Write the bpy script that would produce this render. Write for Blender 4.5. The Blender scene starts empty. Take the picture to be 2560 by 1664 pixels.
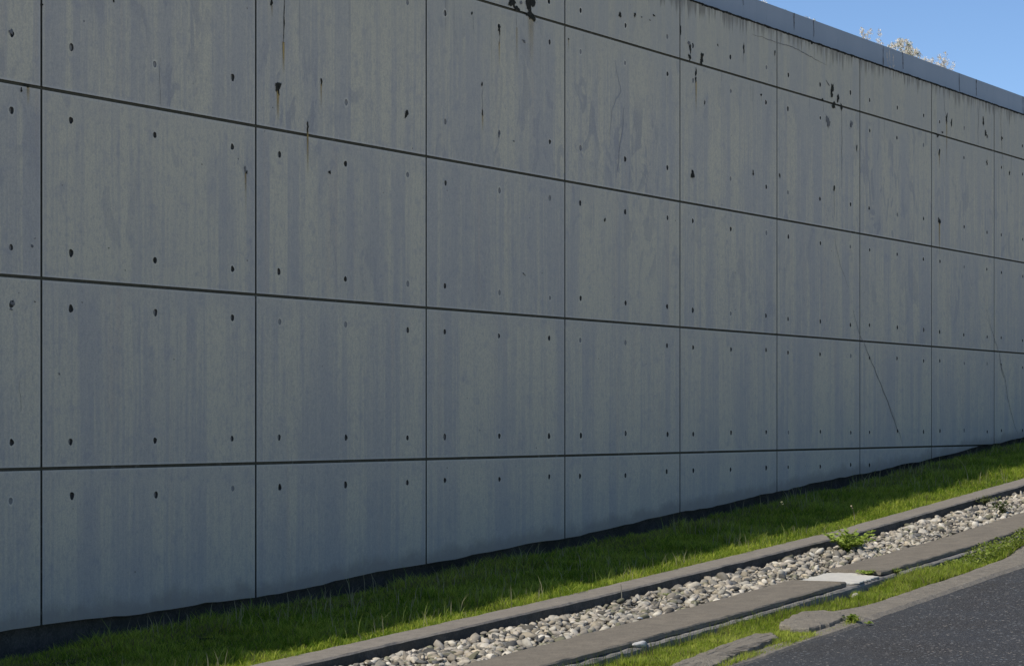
import bpy, bmesh, math, random
import numpy as np
from mathutils import Vector, noise as mnoise
R = math.radians
scene = bpy.context.scene
C = scene.collection

# ---------------------------------------------------------------- camera, sky, sun, exposure
cam_d = bpy.data.cameras.new('camera')
cam = bpy.data.objects.new('camera', cam_d); C.objects.link(cam)
cam.location = (0, -10.575, 0.30)
cam.rotation_euler = (R(90), 0, R(28.4677 - 90))
cam_d.sensor_width = 36; cam_d.lens = 36 * 6477 / 2560
cam_d.shift_y = (1054 - 832) / 2560
cam_d.clip_start = 0.1; cam_d.clip_end = 5000
scene.camera = cam

SUN = Vector((-0.88, 0.305, 1.0)).normalized()          # direction towards the sun: behind the wall, high, from the left
elev = math.asin(SUN.z); azim = math.atan2(SUN.x, SUN.y)
world = bpy.data.worlds.new("World"); scene.world = world
world.use_nodes = True
wn = world.node_tree.nodes; wl = world.node_tree.links
bg = wn['Background']
sky = wn.new('ShaderNodeTexSky'); sky.sky_type = 'NISHITA'; sky.sun_disc = False
sky.sun_elevation = elev; sky.sun_rotation = azim
sky.altitude = 0; sky.air_density = 0.66; sky.dust_density = 0.0; sky.ozone_density = 5.0
wl.new(sky.outputs[0], bg.inputs[0]); bg.inputs[1].default_value = 0.101
sl = bpy.data.lights.new('sun', 'SUN'); so = bpy.data.objects.new('sun', sl); C.objects.link(so)
sl.energy = 3.2; sl.angle = R(0.5); sl.color = (1.0, 0.95, 0.87)
so.rotation_euler = (-SUN).to_track_quat('-Z', 'Y').to_euler()
so.location = (0, 0, 30)
scene.view_settings.view_transform = 'Standard'; scene.view_settings.look = 'None'
scene.view_settings.exposure = 0.36; scene.view_settings.gamma = 1.0

rng = np.random.default_rng(7)
random.seed(7)

# ---------------------------------------------------------------- terrain profiles (metres; x runs along the wall, uphill; y = -w out from it)
GS = [-60, 0, 5, 10, 12.7, 16.8, 21.9, 27.85, 34, 50, 120]
GZ = [-2.2, -1.40, -1.33, -1.22, -1.135, -.96, -.70, -.313, .09, 1.1, 4.0]
def g(s): return np.interp(s, GS, GZ)
BS = [0, 5, 10, 13.17, 15.6, 18.05, 20.49, 22.93, 25.37, 27.81, 30.25, 31.5, 34, 50]
BZ = [-1.3, -1.22, -1.11, -1.011, -.958, -.848, -.727, -.585, -.438, -.289, -.147, -.055, .10, 1.12]
def vnoise(x, f, seed=0):
    return mnoise.noise(Vector((x * f + seed * 17.3, seed * 3.1, 0.5)))
def wall_foot(s):
    return float(np.interp(s, BS, BZ)) + .022 * vnoise(s, .9, 1) + .010 * vnoise(s, 4.5, 2)

# ---------------------------------------------------------------- object helpers
def link(name, me, mats, parent=None):
    o = bpy.data.objects.new(name, me); C.objects.link(o)
    for m in (mats if isinstance(mats, (list, tuple)) else [mats]): me.materials.append(m)
    if parent is not None: o.parent = parent
    return o
def tag(o, label=None, cat=None, group=None, kind=None):
    if label: o['label'] = label
    if cat: o['category'] = cat
    if group: o['group'] = group
    if kind: o['kind'] = kind
    return o
def empty(name, loc):
    o = bpy.data.objects.new(name, None); C.objects.link(o); o.location = loc
    o.empty_display_size = .2
    return o
def mesh(name, V, F, smooth=False):
    me = bpy.data.meshes.new(name); me.from_pydata([tuple(v) for v in V], [], F); me.update()
    if smooth: me.polygons.foreach_set('use_smooth', [True] * len(me.polygons))
    return me
def fast_mesh(name, V, F, smooth=False, tint=None):
    """V (n,3) array, F (m,k) array of equal-length faces, tint (n,3) per-vertex own colour"""
    me = bpy.data.meshes.new(name)
    V = np.asarray(V, dtype=np.float32); F = np.asarray(F, dtype=np.int32)
    me.vertices.add(len(V)); me.vertices.foreach_set('co', V.ravel())
    k = F.shape[1]
    me.loops.add(F.size); me.loops.foreach_set('vertex_index', F.ravel())
    me.polygons.add(len(F)); me.polygons.foreach_set('loop_start', np.arange(0, F.size, k, dtype=np.int32))
    me.polygons.foreach_set('loop_total', np.full(len(F), k, dtype=np.int32))
    if smooth: me.polygons.foreach_set('use_smooth', np.ones(len(F), dtype=bool))
    me.update(calc_edges=True)
    if tint is not None:
        a = me.attributes.new('tint', 'FLOAT_COLOR', 'POINT')
        t = np.ones((len(V), 4), dtype=np.float32); t[:, :3] = tint
        a.data.foreach_set('color', t.ravel())
    return me

# ---------------------------------------------------------------- material helper
class NT:
    def __init__(s, name):
        s.m = bpy.data.materials.new(name); s.m.use_nodes = True
        s.t = s.m.node_tree; s.t.nodes.clear()
        s.out = s.t.nodes.new('ShaderNodeOutputMaterial')
        s.bs = s.t.nodes.new('ShaderNodeBsdfPrincipled')
        s.t.links.new(s.bs.outputs[0], s.out.inputs[0])
        s.set('Roughness', .9); s.set('Specular IOR Level', .2)
    def n(s, typ, **kw):
        nd = s.t.nodes.new(typ)
        for k, v in kw.items(): setattr(nd, k, v)
        return nd
    def put(s, inp, v):
        if isinstance(v, bpy.types.NodeSocket): s.t.links.new(v, inp)
        elif v is not None:
            if inp.type == 'RGBA' and len(v) == 3: v = (*v, 1)
            inp.default_value = v
    def set(s, name, v): s.put(s.bs.inputs[name], v)
    def obj(s): return s.n('ShaderNodeTexCoord').outputs['Object']
    def pos(s): return s.n('ShaderNodeNewGeometry').outputs['Position']
    def map(s, v, sc=(1, 1, 1), loc=(0, 0, 0)):
        n = s.n('ShaderNodeMapping'); s.put(n.inputs[0], v); n.inputs['Scale'].default_value = sc
        s.put(n.inputs['Location'], loc); return n.outputs[0]
    def noise(s, v, scale, detail=3, rough=.5, dist=0, color=False):
        n = s.n('ShaderNodeTexNoise'); s.put(n.inputs['Vector'], v); n.inputs['Scale'].default_value = scale
        n.inputs['Detail'].default_value = detail; n.inputs['Roughness'].default_value = rough
        n.inputs['Distortion'].default_value = dist
        return n.outputs[1 if color else 0]
    def voro(s, v, scale, out='Distance', dims='3D', rnd=1, feature='F1'):
        n = s.n('ShaderNodeTexVoronoi', voronoi_dimensions=dims, feature=feature)
        s.put(n.inputs['W' if dims == '1D' else 'Vector'], v); n.inputs['Scale'].default_value = scale
        n.inputs['Randomness'].default_value = rnd
        return n.outputs[out]
    def math(s, op, a, b=None, c=None, clamp=False):
        n = s.n('ShaderNodeMath', operation=op); n.use_clamp = clamp
        s.put(n.inputs[0], a)
        if b is not None: s.put(n.inputs[1], b)
        if c is not None: s.put(n.inputs[2], c)
        return n.outputs[0]
    def ramp(s, v, a, b, lo=0., hi=1., smooth=True):
        n = s.n('ShaderNodeMapRange'); n.interpolation_type = 'SMOOTHSTEP' if smooth else 'LINEAR'
        s.put(n.inputs[0], v)
        if a > b: a, b, lo, hi = b, a, hi, lo
        n.inputs[1].default_value = a; n.inputs[2].default_value = b
        n.inputs[3].default_value = lo; n.inputs[4].default_value = hi
        return n.outputs[0]
    def mix(s, f, a, b, blend='MIX'):
        n = s.n('ShaderNodeMix', data_type='RGBA', blend_type=blend)
        s.put(n.inputs[0], f); s.put(n.inputs[6], a); s.put(n.inputs[7], b)
        return n.outputs[2]
    def sep(s, v):
        n = s.n('ShaderNodeSeparateXYZ'); s.put(n.inputs[0], v); return n.outputs
    def comb(s, x, y, z):
        n = s.n('ShaderNodeCombineXYZ'); s.put(n.inputs[0], x); s.put(n.inputs[1], y); s.put(n.inputs[2], z); return n.outputs[0]
    def bump(s, h, strength=.3, dist=.01):
        n = s.n('ShaderNodeBump'); n.inputs['Strength'].default_value = strength; n.inputs['Distance'].default_value = dist
        s.put(n.inputs['Height'], h); s.set('Normal', n.outputs[0])
    def attr(s, name, out='Color'):
        n = s.n('ShaderNodeAttribute'); n.attribute_name = name; return n.outputs[out]

# ---------------------------------------------------------------- the board-smooth concrete of the wall
def wall_concrete():
    k = NT('wall_concrete')
    P = k.obj(); x, y, z = k.sep(P)
    info = k.n('ShaderNodeObjectInfo'); col = k.sep(info.outputs['Color'])
    seed, tone, smear = col[0], col[1], col[2]
    uvn = k.n('ShaderNodeUVMap'); uvn.uv_map = 'panel'; u, v, _ = k.sep(uvn.outputs[0])
    ugn = k.n('ShaderNodeUVMap'); ugn.uv_map = 'above_ground'; _, ag, _ = k.sep(ugn.outputs[0])
    so_ = k.math('MULTIPLY', seed, 37.)
    wob = k.math('MULTIPLY', k.noise(k.comb(x, so_, z), .9, 2), .05)
    xs = k.math('ADD', k.math('ADD', x, wob), so_)
    # plank-wide bands left by the form lining, each with its own tone
    b1 = k.sep(k.voro(xs, 4.2, 'Color', '1D'))[0]
    b2 = k.sep(k.voro(xs, 12.5, 'Color', '1D'))[1]
    b3 = k.noise(k.comb(k.math('MULTIPLY', xs, 26.), 0, k.math('MULTIPLY', z, .55)), 1., 3, .65)
    b4 = k.noise(k.comb(k.math('MULTIPLY', xs, 5.5), so_, k.math('MULTIPLY', z, .45)), 1., 3, .6)
    band = k.math('ADD', k.math('MULTIPLY', k.math('SUBTRACT', b1, .5), .62), k.math('MULTIPLY', k.math('SUBTRACT', b2, .5), .50))
    band = k.math('ADD', band, k.math('MULTIPLY', k.math('SUBTRACT', b3, .5), 2.1))
    band = k.math('ADD', band, k.math('MULTIPLY', k.math('SUBTRACT', b4, .5), 1.7))
    topz = k.math('ADD', v, k.math('MULTIPLY', k.math('SUBTRACT', k.noise(k.comb(k.math('MULTIPLY', x, 3.), so_, 0), 1., 3), .5), .22))
    upper = k.ramp(topz, .97, .80, .30, 1.)
    band = k.math('MULTIPLY', band, upper)
    cloud = k.noise(k.comb(x, so_, k.math('MULTIPLY', z, .8)), 1.5, 5, .6)
    band = k.math('ADD', band, k.math('MULTIPLY', k.math('SUBTRACT', cloud, .5), 1.3))
    band = k.math('ADD', k.math('ADD', band, tone), .5)
    f = k.ramp(band, .0, 1.0, 0, 1)
    c = k.mix(f, (.645, .580, .420), (.478, .444, .376))
    # yellowish lime runs
    yl = k.noise(k.comb(k.math('MULTIPLY', x, 9.), so_, k.math('MULTIPLY', z, .35)), 1., 2)
    c = k.mix(k.ramp(yl, .60, .78, 0, .55), c, (.56, .475, .36))
    # smeared release-oil marks: upright brush-like patches
    sn = k.noise(k.comb(k.math('MULTIPLY', x, 2.4), k.math('ADD', so_, 5.), k.math('MULTIPLY', z, 1.15)), 1.7, 4, .55, 1.2)
    reg = k.ramp(k.noise(k.comb(x, k.math('ADD', so_, 9.), z), .8, 1), .44, .60)
    sm = k.math('MULTIPLY', k.math('MULTIPLY', k.ramp(sn, .555, .60), reg), smear)
    c = k.mix(k.math('MULTIPLY', sm, .62), c, (.295, .290, .300))
    # fine cloudiness, speckle and air holes
    fine = k.noise(P, 38, 4, .7)
    c = k.mix(k.ramp(fine, .35, .75, .0, .22), c, (.64, .60, .46))
    gr = k.noise(k.comb(k.math('MULTIPLY', x, 1.), so_, z), 95, 3, .8)
    c = k.mix(k.ramp(gr, .38, .62, .26, .0), c, (.20, .19, .175))
    gr2 = k.noise(k.comb(k.math('MULTIPLY', x, 1.6), so_, k.math('MULTIPLY', z, .8)), 26, 5, .75)
    c = k.mix(k.ramp(gr2, .48, .66, .0, .46), c, (.33, .32, .30))
    mott = k.noise(P, 7, 6, .7)
    c = k.mix(k.ramp(mott, .50, .72, .0, .55), c, (.335, .325, .325))
    pin = k.voro(k.comb(x, so_, z), 9., 'Distance'); pinr = k.sep(k.voro(k.comb(x, so_, z), 9., 'Color'))[0]
    pinm = k.math('MULTIPLY', k.ramp(pin, .075, .045), k.math('GREATER_THAN', pinr, .90))
    c = k.mix(k.math('MULTIPLY', pinm, .75), c, (.07, .07, .065))
    # scuffed arrises at the joints
    eu = k.math('MINIMUM', u, k.math('SUBTRACT', 1., u)); ev = k.math('MINIMUM', v, k.math('SUBTRACT', 1., v))
    e = k.math('MINIMUM', k.math('MULTIPLY', eu, 2.0), ev)
    en = k.math('ADD', e, k.math('MULTIPLY', k.math('SUBTRACT', k.noise(P, 22, 4, .7), .5), .03))
    c = k.mix(k.ramp(en, .016, .004, 0, .42), c, (.60, .57, .49))
    # greenish weathering and black algae runs under the top edge
    runs = k.noise(k.comb(k.math('MULTIPLY', x, 14.), 0, k.math('MULTIPLY', z, 1.1)), 1., 4, .6)
    below = k.math('SUBTRACT', 4.44, z)
    run2 = k.math('SUBTRACT', k.math('ADD', runs, k.math('MULTIPLY', k.math('SUBTRACT', k.noise(P, 2.2, 3), .5), .35)), k.math('MULTIPLY', below, 1.5))
    c = k.mix(k.ramp(below, 1.6, .1, 0, .50), c, (.42, .40, .315))
    c = k.mix(k.ramp(run2, .30, .54, 0, .70), c, (.15, .135, .105))
    j4 = k.math('SUBTRACT', 3.83, z)
    rr = k.noise(k.comb(k.math('MULTIPLY', x, 22.), 3., k.math('MULTIPLY', z, .7)), 1., 3, .6)
    j4m = k.math('MULTIPLY', k.ramp(j4, 1.1, 0., 0, 1), k.math('GREATER_THAN', j4, 0.))
    c = k.mix(k.math('MULTIPLY', k.ramp(rr, .60, .74, 0, .55), j4m), c, (.20, .19, .165))
    halo = k.math('MULTIPLY', k.attr('halo', 'Fac'), k.ramp(mott, .35, .6, .4, 1.))
    c = k.mix(k.math('MULTIPLY', halo, .85, clamp=True), c, (.68, .63, .50))
    # soil splash at the foot
    agn = k.math('ADD', ag, k.math('MULTIPLY', k.math('SUBTRACT', k.noise(P, 3.2, 5, .65), .5), .26))
    c = k.mix(k.ramp(agn, .16, .03, 0, .72), c, (.27, .235, .185))
    c = k.mix(k.ramp(agn, .60, .1, 0, .18), c, (.40, .38, .35))
    k.set('Base Color', c); k.set('Roughness', k.ramp(f, 0, 1, .86, .70))
    h = k.math('ADD', k.math('MULTIPLY', fine, .35), k.math('MULTIPLY', k.noise(P, 3.5, 4), 1.0))
    h = k.math('SUBTRACT', h, k.math('MULTIPLY', pinm, .8))
    k.bump(h, .35, .006)
    return k.m

def simple(name, cols, scale=12, detail=5, rough=.9, bump=.4, bdist=.008, extra=None):
    k = NT(name); P = k.pos()
    a = k.noise(P, scale, detail, .65); b = k.noise(P, scale * 9, 3, .6); c3 = k.noise(P, scale * .17, 3, .6)
    c = k.mix(k.ramp(a, .3, .7), cols[0], cols[1])
    c = k.mix(k.ramp(b, .42, .72, 0, .6), c, cols[2])
    c = k.mix(k.ramp(c3, .45, .65, 0, .5), c, cols[-1])
    st_ = k.noise(P, scale * .45, 6, .75); c = k.mix(k.ramp(st_, .50, .62, 0, .38), c, cols[1])
    if extra: c = extra(k, P, c)
    k.set('Base Color', c); k.set('Roughness', rough); k.set('Specular IOR Level', .05)
    k.bump(k.math('ADD', a, k.math('MULTIPLY', b, .7)), bump, bdist)
    return k.m

def tinted(name, rough=.85, trans=0., bump=None):
    k = NT(name); t = k.attr('tint')
    c = t
    if bump:
        P = k.obj(); nz = k.noise(P, bump, 4, .6)
        c = k.mix(k.ramp(nz, .35, .7, 0, .45), t, k.mix(.55, t, (.05, .05, .045)))
        k.bump(nz, .5, .004)
    k.set('Base Color', c); k.set('Roughness', rough)
    if trans:
        tr = k.n('ShaderNodeBsdfTranslucent'); k.put(tr.inputs[0], c)
        mx = k.n('ShaderNodeMixShader'); mx.inputs[0].default_value = trans
        k.t.links.new(k.bs.outputs[0], mx.inputs[1]); k.t.links.new(tr.outputs[0], mx.inputs[2])
        k.t.links.new(mx.outputs[0], k.out.inputs[0])
    return k.m

def rust_material():
    k = NT('rust_run'); uvn = k.n('ShaderNodeUVMap'); uvn.uv_map = 'uv'; u, v, _ = k.sep(uvn.outputs[0])
    P = k.obj(); nz = k.noise(k.map(P, (60, 1, 2.5)), 1., 3)
    side = k.ramp(k.math('ABSOLUTE', k.math('SUBTRACT', u, .5)), .5, .12)
    fade = k.ramp(v, .0, .9, 0, 1, False)
    a = k.math('MULTIPLY', k.math('MULTIPLY', side, fade), k.ramp(nz, .25, .62, .35, 1.))
    k.set('Base Color', k.mix(k.ramp(nz, .3, .7), (.42, .27, .07), (.50, .36, .13)))
    k.set('Alpha', k.math('MULTIPLY', a, k.n('ShaderNodeObjectInfo').outputs['Alpha']))
    return k.m

M = {}
M['wall'] = wall_concrete()
M['hole'] = simple('hole_shaded', [(.075, .074, .066), (.11, .108, .095), (.05, .05, .045), (.085, .083, .073)], 60)  # shade inside the tie holes put into the colour, over stained concrete
M['plug'] = simple('mortar_plug', [(.24, .23, .21), (.31, .30, .27), (.18, .175, .16), (.27, .26, .24)], 50)
M['core'] = simple('joint_sealant', [(.085, .084, .062), (.115, .112, .085), (.055, .055, .042), (.095, .093, .07)], 18,
                   extra=lambda k, P, c: k.mix(k.ramp(k.noise(P, 6.5, 5, .75), .58, .68, 0, .8), c, (.20, .195, .17)))
def ragged(k, P, c):
    ar = k.attr('rad', 'Fac')
    nz = k.noise(k.map(P, (1, 1, .45)), 75, 4, .8); n2_ = k.noise(k.map(P, (1, 1, .6)), 24, 3, .6)
    e = k.math('ADD', ar, k.math('ADD', k.math('MULTIPLY', k.math('SUBTRACT', nz, .5), 1.3), k.math('MULTIPLY', k.math('SUBTRACT', n2_, .5), 1.3)))
    k.set('Alpha', k.ramp(e, .92, .62)); return c
M['crust_mark'] = simple('black_growth', [(.030, .030, .024), (.06, .058, .045), (.018, .018, .014), (.04, .042, .03)], 45, bump=1., extra=ragged)
M['greymark'] = 0
M['crust'] = simple('black_crust', [(.022, .022, .018), (.045, .044, .035), (.012, .012, .01), (.03, .032, .022)], 45, bump=1., bdist=.01)
M['scar'] = simple('scar_grey_flat', [(.17, .165, .155), (.24, .235, .22), (.10, .10, .095), (.20, .195, .18)], 50)
M['greymark'] = simple('scar_grey', [(.17, .165, .155), (.24, .235, .22), (.10, .10, .095), (.20, .195, .18)], 50, bump=.8, extra=ragged)
M['crack'] = simple('crack_line', [(.20, .195, .18), (.25, .24, .225), (.16, .155, .145), (.21, .20, .19)], 40, extra=ragged)
M['ridge'] = simple('crack_ridge', [(.52, .49, .42), (.46, .43, .37), (.58, .55, .47), (.50, .47, .40)], 40)
M['smear'] = simple('oil_smear', [(.38, .37, .36), (.41, .40, .385), (.35, .34, .335), (.39, .38, .37)], 12, extra=ragged)
M['rust'] = rust_material()
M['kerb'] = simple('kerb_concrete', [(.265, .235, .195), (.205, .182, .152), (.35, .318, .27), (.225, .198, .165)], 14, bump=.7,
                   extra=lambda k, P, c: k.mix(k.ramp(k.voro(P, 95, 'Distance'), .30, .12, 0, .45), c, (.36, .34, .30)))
M['shaded_face'] = simple('kerb_concrete_shaded', [(.115, .105, .088), (.075, .070, .058), (.19, .172, .148), (.06, .057, .046)], 9, bump=.8)  # kerb concrete again, darkened in colour for the shaded outer face
M['slab'] = simple('slab_concrete', [(.218, .190, .150), (.160, .141, .114), (.30, .265, .212), (.184, .162, .131)], 10, bump=.6,
                   extra=lambda k, P, c: k.mix(k.ramp(k.voro(P, 120, 'Distance'), .30, .12, 0, .35), c, (.33, .32, .28)))
M['footing'] = simple('footing_concrete', [(.30, .28, .245), (.20, .187, .165), (.36, .34, .30), (.16, .15, .13)], 12, bump=.8)
M['mortar'] = simple('pale_mortar', [(.60, .57, .50), (.52, .50, .44), (.66, .63, .56), (.56, .53, .47)], 14, bump=.6)
M['apron'] = simple('gutter_concrete', [(.28, .248, .198), (.185, .166, .137), (.42, .375, .305), (.225, .20, .163)], 16, bump=1.0, bdist=.012,
                    extra=lambda k, P, c: k.mix(k.ramp(k.voro(P, 75, 'Distance'), .28, .10, 0, .5), c, (.40, .38, .34)))
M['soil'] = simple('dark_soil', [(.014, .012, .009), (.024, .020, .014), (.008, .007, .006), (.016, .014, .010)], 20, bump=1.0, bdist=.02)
M['earth'] = simple('dry_earth', [(.075, .075, .035), (.10, .09, .05), (.05, .055, .02), (.08, .085, .035)], 6, bump=1.0, bdist=.02)
M['gravelbed'] = simple('gravel_grit', [(.05, .047, .038), (.09, .085, .07), (.025, .024, .018), (.06, .057, .048)], 30, bump=1.)
M['bounce_paving'] = simple('pale_bounce_paving', [(.60, .565, .50), (.54, .51, .45), (.66, .63, .56), (.58, .55, .48)], 6, bump=.4)  # pale surface added out of view to bounce sunlight onto the wall
def asphalt():
    k = NT('asphalt'); P = k.pos()
    vc = k.sep(k.voro(P, 110, 'Color')); vd = k.voro(P, 110, 'Distance')
    v2 = k.sep(k.voro(P, 42, 'Color')); vd2 = k.voro(P, 42, 'Distance')
    c = k.mix(k.ramp(vc[0], .0, 1.), (.030, .029, .028), (.080, .078, .076))
    c = k.mix(k.ramp(k.noise(P, 1.1, 4, .6), .35, .65, 0, .6), c, (.058, .062, .067))
    s1 = k.math('MULTIPLY', k.math('GREATER_THAN', vc[1], .86), k.ramp(vd, .55, .30))
    c = k.mix(k.math('MULTIPLY', s1, .75), c, (.25, .245, .235))
    s2 = k.math('MULTIPLY', k.math('GREATER_THAN', v2[1], .90), k.ramp(vd2, .46, .34))
    c = k.mix(k.math('MULTIPLY', s2, .6), c, k.mix(v2[2], (.46, .40, .33), (.24, .28, .31)))
    k.set('Base Color', c); k.set('Roughness', .82)
    k.bump(k.math('ADD', k.math('MULTIPLY', vd, -1.), k.noise(P, 60, 3)), .8, .006)
    return k.m
M['asphalt'] = asphalt()
def sheet_metal():
    k = NT('parapet_sheet'); P = k.pos(); x, y, z = k.sep(P)
    a = k.noise(k.comb(k.math('MULTIPLY', x, 2.), y, k.math('MULTIPLY', z, 1.)), 1.2, 4)
    st = k.noise(k.comb(k.math('MULTIPLY', x, 20.), y, k.math('MULTIPLY', z, 1.5)), 1., 3)
    c = k.mix(k.ramp(a, .3, .7), (.235, .268, .295), (.255, .285, .310))
    c = k.mix(k.ramp(st, .62, .8, 0, .25), c, (.15, .15, .15))
    k.set('Base Color', c); k.set('Roughness', .55); k.set('Specular IOR Level', .4)
    return k.m
M['sheet'] = sheet_metal()
M['seam'] = simple('parapet_seam', [(.11, .11, .11), (.15, .14, .13), (.08, .08, .08), (.12, .115, .11)], 30)
M['grass'] = tinted('grass_blades', .55, .58)
M['leaf'] = tinted('weed_leaves', .6, .38)
M['stone'] = tinted('pebble_stone', .8, 0, 28)
M['dry'] = tinted('dry_stalks', .85, .25)

# ---------------------------------------------------------------- THE WALL
S0, W, HP, GAP = 13.17, 2.44, 1.22, .022
ROWS = [(-1.22, 0.0), (0.0, 1.22), (1.22, 2.44), (2.44, 3.827), (3.827, 4.44)]
HOLE_Z = [[-.187], [.182, 1.04], [1.402, 2.262], [2.75, 3.64], [4.00]]
HOLE_X = [.125 * W, .502 * W, .879 * W]
wall = empty('concrete_wall', (S0, 0, 0))
tag(wall, 'tall weathered grey concrete retaining wall with dark joints and tie holes', 'wall')
OX = S0

def panel_mesh(x0, x1, z0, z1, holes, r):
    """front face built cell by cell, a round tie hole sunk in each cell; returns closed-sided panel"""
    V, F, MI = [], [], []; HAL = {}
    fg = GAP / 2
    x0 += .0105; x1 -= .0105; z0 += fg; z1 -= (fg if z1 < 4.4 else 0)
    def vert(x, y, z):
        V.append((x - OX, y, max(z, wall_foot(x)))); return len(V) - 1
    xs = sorted(set(h[0] for h in holes)) if holes else []
    zs = sorted(set(h[1] for h in holes))
    xe = [x0] + [(a + b) / 2 for a, b in zip(xs, xs[1:])] + [x1]
    ze = [z0] + [(a + b) / 2 for a, b in zip(zs, zs[1:])] + [z1]
    N = 40
    for i in range(len(xs)):
        for j in range(len(zs)):
            cx, cz = xs[i], zs[j]
            a0, a1, b0, b1 = xe[i], xe[i + 1], ze[j], ze[j + 1]
            # angles incl. the exact corners
            angs = [2 * math.pi * q / N for q in range(N)]
            for (px, pz) in ((a0, b0), (a1, b0), (a1, b1), (a0, b1)):
                an = math.atan2(pz - cz, px - cx) % (2 * math.pi)
                q = min(range(N), key=lambda q: abs(((angs[q] - an + math.pi) % (2 * math.pi)) - math.pi))
                angs[q] = an
            outer = []
            for an in angs:
                ca, sa = math.cos(an), math.sin(an)
                t = 1e9
                if ca > 1e-9: t = min(t, (a1 - cx) / ca)
                if ca < -1e-9: t = min(t, (a0 - cx) / ca)
                if sa > 1e-9: t = min(t, (b1 - cz) / sa)
                if sa < -1e-9: t = min(t, (b0 - cz) / sa)
                outer.append((cx + ca * t, cz + sa * t))
            cut = cz - .06 < wall_foot(cx)
            rad = r.uniform(.020, .0245); kind = r.random()
            dep = r.uniform(.010, .022) if kind > .2 else r.uniform(.003, .007)
            jx, jz = r.uniform(-.01, .01), r.uniform(-.012, .012)
            el = r.uniform(.95, 1.15)
            O = [vert(x, 0, z) for x, z in outer]
            if cut:
                cvi = vert(cx, 0, max(cz, (wall_foot(cx) + b1) / 2 if wall_foot(cx) < b1 else cz))
                for q in range(N):
                    F.append((O[q], O[(q + 1) % N], cvi)); MI.append(0)
                continue
            ir = lambda q: 1 + .10 * math.sin(3 * angs[q] + kind * 9) * kind + r.uniform(-.05, .05)
            rr = [rad * ir(q) for q in range(N)]
            hal = r.choice([0, 0, .3, .6, 1.])
            Hh = [vert(cx + jx + math.cos(angs[q]) * rr[q] * 1.75, 0, cz + jz + math.sin(angs[q]) * rr[q] * el * 1.75) for q in range(N)]
            A = [vert(cx + jx + math.cos(angs[q]) * rr[q], 0, cz + jz + math.sin(angs[q]) * rr[q] * el) for q in range(N)]
            B = [vert(cx + jx + math.cos(angs[q]) * rr[q] * .86, dep, cz + jz + math.sin(angs[q]) * rr[q] * .86 * el) for q in range(N)]
            for q in range(N):
                n = (q + 1) % N
                HAL[A[q]] = hal
                F.append((O[q], O[n], Hh[n], Hh[q])); MI.append(0)
                F.append((Hh[q], Hh[n], A[n], A[q])); MI.append(0)
                F.append((A[q], A[n], B[n], B[q])); MI.append(1 if kind > .2 else 2)
            F.append(tuple(reversed(B))[::-1]); MI.append(1 if kind > .72 else 2)
    # returns (sides)
    n = 24
    loop = [(x0 + (x1 - x0) * q / n, z0) for q in range(n)] + [(x1, z0 + (z1 - z0) * q / 6) for q in range(6)] + \
           [(x1 - (x1 - x0) * q / n, z1) for q in range(n)] + [(x0, z1 - (z1 - z0) * q / 6) for q in range(6)]
    fr = [vert(x, 0, z) for x, z in loop]; bk = [vert(x, .024, z) for x, z in loop]
    for q in range(len(loop)):
        m_ = (q + 1) % len(loop)
        F.append((fr[m_], fr[q], bk[q], bk[m_])); MI.append(3)
    me = mesh('wall_panel', V, F)
    me.polygons.foreach_set('material_index', MI)
    ha = me.attributes.new('halo', 'FLOAT', 'POINT'); ha.data.foreach_set('value', [HAL.get(q, 0.) for q in range(len(V))])
    bm = bmesh.new(); bm.from_mesh(me)
    bmesh.ops.remove_doubles(bm, verts=bm.verts, dist=.0004)
    bmesh.ops.dissolve_degenerate(bm, edges=bm.edges, dist=.0003)
    bmesh.ops.recalc_face_normals(bm, faces=bm.faces)
    u1 = bm.loops.layers.uv.new('panel'); u2 = bm.loops.layers.uv.new('above_ground')
    for f_ in bm.faces:
        for l in f_.loops:
            X = l.vert.co.x + OX
            l[u1].uv = ((X - x0) / (x1 - x0), (l.vert.co.z - z0) / (z1 - z0))
            l[u2].uv = (X * .1, l.vert.co.z - wall_foot(X))
    bm.to_mesh(me); bm.free()
    return me

for kx in range(-4, 13):
    xa = S0 + kx * W
    for rw, (z0, z1) in enumerate(ROWS):
        foot = min(wall_foot(xa), wall_foot(xa + W))
        if foot > z1 - .03: continue
        r = random.Random(kx * 31 + rw * 7 + 5)
        holes = [(xa + hx, hz) for hx in HOLE_X for hz in HOLE_Z[rw]]
        me = panel_mesh(xa, xa + W, z0, z1, holes, r)
        o = link('wall_panel', me, [M['wall'], M['hole'], M['plug'], M['core']], wall)
        colr = random.Random(kx * 13 + (0 if rw < 2 else rw) * 101)     # rows below and above the lowest joint share their bands
        o.color = (colr.random(), r.uniform(-.14, .14) + (-.02 if rw == 0 else .0) - (.07 if rw > 2 else 0), (0, .25, .6, 1., .5)[rw] * r.uniform(.6, 1.), 1)  # lowest row's tone lifted slightly, bounce light put into its colour

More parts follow.
